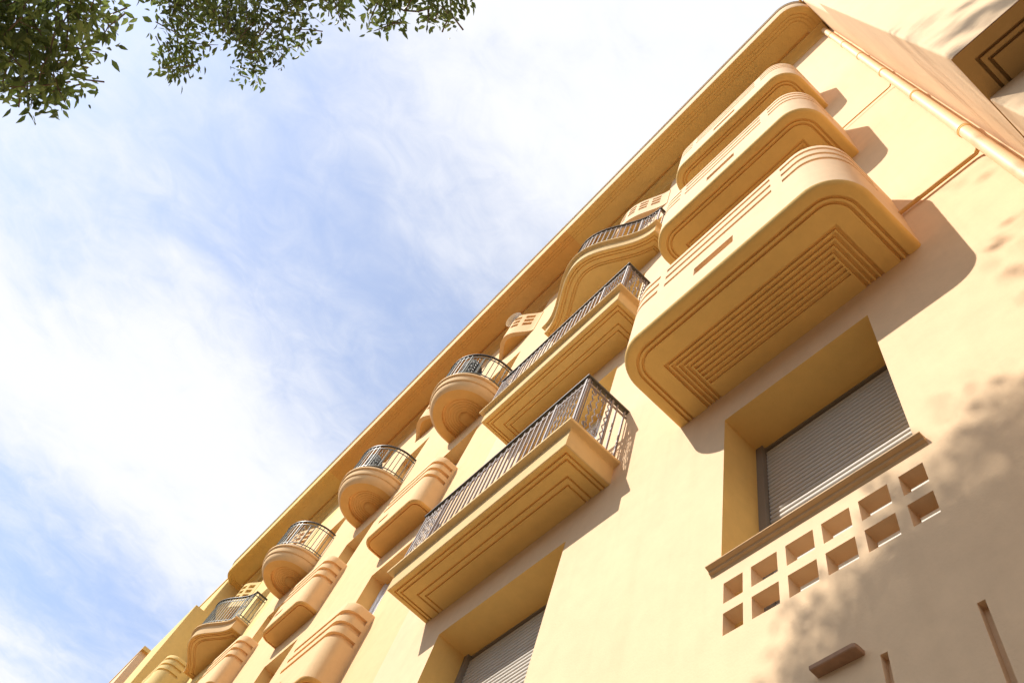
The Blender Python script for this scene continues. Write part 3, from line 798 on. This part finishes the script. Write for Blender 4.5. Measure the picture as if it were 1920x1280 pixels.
LV = [Vector(v.co) for v in LEAF_ME[0].vertices]; LF = [list(p.vertices) for p in LEAF_ME[0].polygons]
cv, cf, cm = [], [], []
leaves = []
twig = MB()
for (c, rad, ll) in sprays:
    out_d = Vector((random.gauss(0, 0.6), random.gauss(-0.5, 0.6), random.gauss(-0.45, 0.4))).normalized()
    n = int(random.uniform(20, 32))
    mi = random.choice((0, 0, 1, 1, 2))
    st = c - out_d * rad * 1.1
    tw = [st + out_d * (rad * 2.0 * t / 3) + Vector((random.uniform(-1, 1), random.uniform(-1, 1), random.uniform(-1, 1))) * 0.01 for t in range(4)]
    twig.tube(tw, [0.006, 0.005, 0.004, 0.002], 4, caps=False)
    for k in range(n):
        t = random.random(); q = st + out_d * (rad * 2.0 * t)
        jit = Vector((random.gauss(0, 1), random.gauss(0, 1), random.gauss(0, 0.8))) * (rad * 0.36)
        if jit.length > rad * 0.62: jit *= rad * 0.62 / jit.length
        q = q + jit
        d = (out_d * 0.7 + Vector((random.gauss(0, 0.75), random.gauss(0, 0.75), random.gauss(-0.35, 0.55)))).normalized()
        nrm = Vector((random.gauss(0, 0.55), random.gauss(0, 0.55), 1)).normalized()
        sx_ = d.cross(nrm).normalized(); nz = sx_.cross(d)
        s_ = ll * random.uniform(0.7, 1.2)
        Mx = Matrix((( sx_.x * s_, d.x * s_, nz.x * s_, q.x), (sx_.y * s_, d.y * s_, nz.y * s_, q.y), (sx_.z * s_, d.z * s_, nz.z * s_, q.z), (0, 0, 0, 1)))
        leaves.append((Mx, mi if random.random() < 0.7 else random.randrange(3), q))
# the lowest and nearest leaves in view become objects of their own, the others one crown
def rank(e):
    u = proj(e[2])
    if not u or not (4 < u[0] < 1916 and 4 < u[1] < 1276): return 1e9
    return (e[2] - CAM).length - 0.02 * u[1]
order = sorted(range(len(leaves)), key=lambda i: rank(leaves[i]))
single = set(i for i in order[:260] if rank(leaves[i]) < 1e8)
for i, (Mx, mi, q) in enumerate(leaves):
    if i in single:
        o = bpy.data.objects.new('leaf', LEAF_ME[mi]); COL.objects.link(o); o.parent = T
        o.matrix_local = Matrix.Translation(-TB) @ Mx
    else:
        b0 = len(cv); cv.extend([tuple((Mx @ v) - TB) for v in LV])
        for f in LF: cf.append([b0 + j for j in f]); cm.append(mi)
me = bpy.data.meshes.new('crown'); me.from_pydata(cv, [], cf); me.update()
for Mt in LEAF: me.materials.append(Mt)
me.polygons.foreach_set('material_index', cm)
o = bpy.data.objects.new('crown', me); COL.objects.link(o); o.parent = T; o['kind'] = 'stuff'
twig.v = [tuple(Vector(v) - TB) for v in twig.v]; twig.build('twigs', BARK, T)['kind'] = 'stuff'
mb = MB(); mb.tube([(0, 0, -0.05), (0.03, 0, 0.4), (0.0, 0.03, 2.0), (-0.1, 0, 4.5), (-0.15, 0.1, 7.0), (-0.1, 0.3, 9.5), (0.1, 0.4, 11.5)], [0.30, 0.23, 0.20, 0.18, 0.14, 0.09, 0.03], 14)
mb.build('trunk', BARK, T)
def limb(a, b, r0, sag=0.3):
    a = Vector(a); b = Vector(b); mb = MB(); pts = []
    for k in range(9):
        t = k / 8; q = a.lerp(b, t); q.z += math.sin(t * math.pi) * sag; q.x += 0.08 * math.sin(t * 7 + b.x); q.y += 0.08 * math.cos(t * 6 + b.y); pts.append(q)
    for q in pts:
        w = q + TB; u = proj(w)
        if u and -30 < u[0] < 1950 and -20 < u[1] < 1300 and not any(inpoly(u[0], u[1], bb[0]) for bb in BOUGHS): return
        if r0 > 0.01 and not shadow_ok(w): return
    mb.tube(pts, [r0 * (1 - 0.85 * k / 8) for k in range(9)], 8); mb.build('limb', BARK, T)
for poly, d0, d1, n, ll in BOUGHS:
    cx = sum(p[0] for p in poly) / len(poly); cy = sum(p[1] for p in poly) / len(poly)
    tip = CAM + ray(cx, cy) * (0.5 * (d0 + d1)) - TB
    start = CAM + ray(cx, -420) * (0.5 * (d0 + d1)) - TB
    limb((-0.15, -0.05, 6.8), start, 0.07, 0.5); limb(start, tip, 0.02, 0.05)
    for p in poly[::2]:
        q = CAM + ray(p[0] * 0.75 + cx * 0.25, p[1] * 0.75 + cy * 0.25) * (0.5 * (d0 + d1)) - TB
        limb(tip, q, 0.008, 0.02)
for a in range(0, 360, 45):
    limb((-0.2, -0.1, 7.0 + a / 90), (-1.2 + 3.0 * math.cos(R_(a)), -0.8 + 2.8 * math.sin(R_(a)), 11.5 + (a % 90) / 45), 0.08, 0.4)
